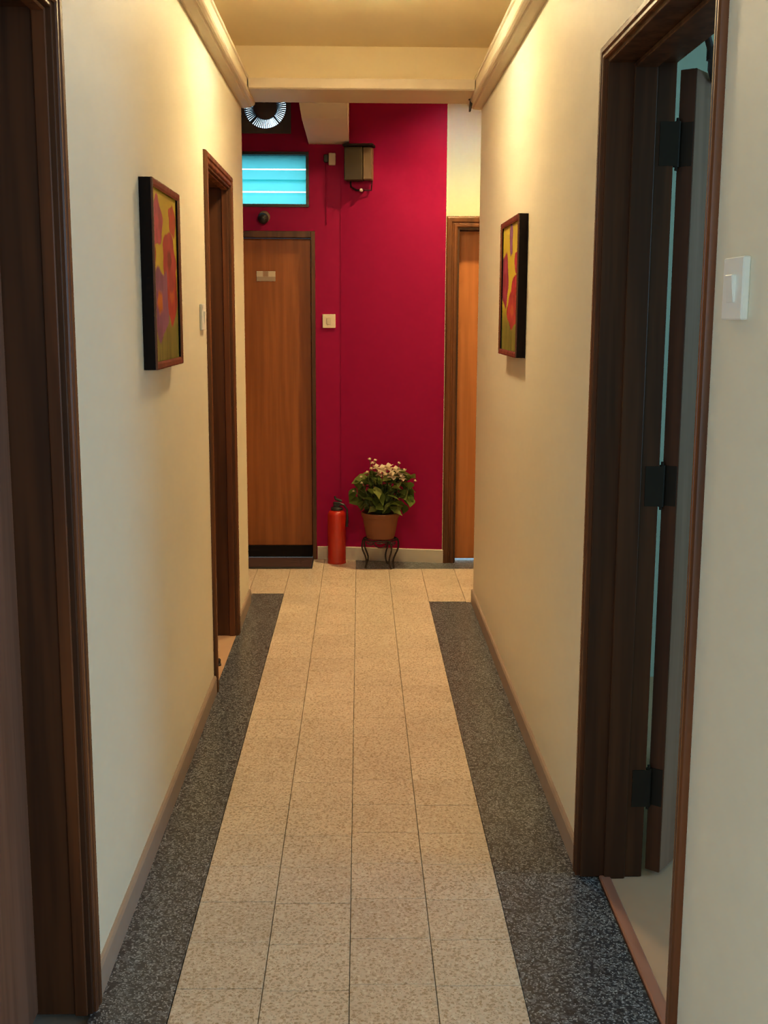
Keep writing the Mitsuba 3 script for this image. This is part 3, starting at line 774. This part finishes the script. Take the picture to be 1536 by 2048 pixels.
def blossom(c, r, nrm_):
    nrm_ = np.asarray(nrm_, float)
    nrm_ /= np.linalg.norm(nrm_)
    a = np.cross(nrm_, (0.3, 0.9, 0.2))
    a /= np.linalg.norm(a)
    b = np.cross(nrm_, a)
    ms = []
    for ring, (k, rr, lift) in enumerate(((6, 1.0, 0.25), (5, 0.72, 0.55), (4, 0.45, 0.85))):
        for i in range(k):
            g = 2 * math.pi * i / k + ring * 0.4
            o = a * math.cos(g) + b * math.sin(g)
            ms.append(leaf_mesh(np.asarray(c), np.asarray(c) + o * r * rr + nrm_ * r * lift * rr, r * 0.85 * rr, 0.0, 0.1))
    return cat(*ms)


big = [(764, 936, 0.030), (783, 950, 0.032), (798, 945, 0.028), (776, 932, 0.028), (758, 946, 0.026), (790, 936, 0.024), (803, 955, 0.022), (752, 933, 0.022), (770, 950, 0.022)]
small = [(738, 918, 0.012), (749, 919, 0.011), (744, 926, 0.014), (796, 923, 0.011), (807, 938, 0.012), (733, 941, 0.011), (721, 950, 0.010), (722, 964, 0.011), (706, 982, 0.009), (829, 961, 0.010), (741, 933, 0.012), (811, 948, 0.010)]
# flower heads stand at measured heights above the pot
def head(u, v, dy):
    s = (6.56 + dy) / 2306.6
    return np.array([0.120 + (u - 760) * 0.002866, 6.555 + dy, 0.457 + (980 - v) * 0.00285])


for i, (u, v, r) in enumerate(big):
    r *= 1.25
    c = head(u, v, rng.uniform(-0.07, -0.01))
    obj('flower', blossom(c, r, (c[0] - PX, -0.55, 0.7)), 'petal_cream', t, smooth=True, label='creamy white flower' if i == 0 else None)
    obj('stem', tube([(PX + 0.3 * (c[0] - PX), PY - 0.01, CZ), ((c[0] + PX) / 2, (c[1] + PY) / 2, CZ + 0.12), c.tolist()], 0.002, 5), 'stem_green', t)
for (u, v, r) in small:
    r *= 1.15
    c = head(u, v, rng.uniform(-0.07, 0.02))
    obj('bud', blossom(c, r, (c[0] - PX, -0.4, 0.8)), 'petal_cream', t, smooth=True)
    obj('stem', tube([(PX + 0.3 * (c[0] - PX), PY - 0.01, CZ), ((c[0] * 0.6 + PX * 0.4), (c[1] + PY) / 2, CZ + 0.08), c.tolist()], 0.0016, 5), 'stem_green', t)

# ------------------------------------------------------------------ doormat
t = thing('doormat', 'dark reddish brown doormat on the tiles in front of the brown door', 'doormat')
obj('pile', box(-1.00, -0.281, 6.536, 6.790, 0.0010, 0.014, 0.004), 'mat_fibre', t)
obj('edging', cat(box(-1.006, -0.275, 6.530, 6.5355, 0.0008, 0.010, 0.001), box(-1.006, -0.275, 6.7905, 6.796, 0.0008, 0.010, 0.001), box(-0.2805, -0.275, 6.5355, 6.7905, 0.0008, 0.010, 0.001), box(-1.006, -1.0005, 6.5355, 6.7905, 0.0008, 0.010, 0.001)), 'black_plastic', t)
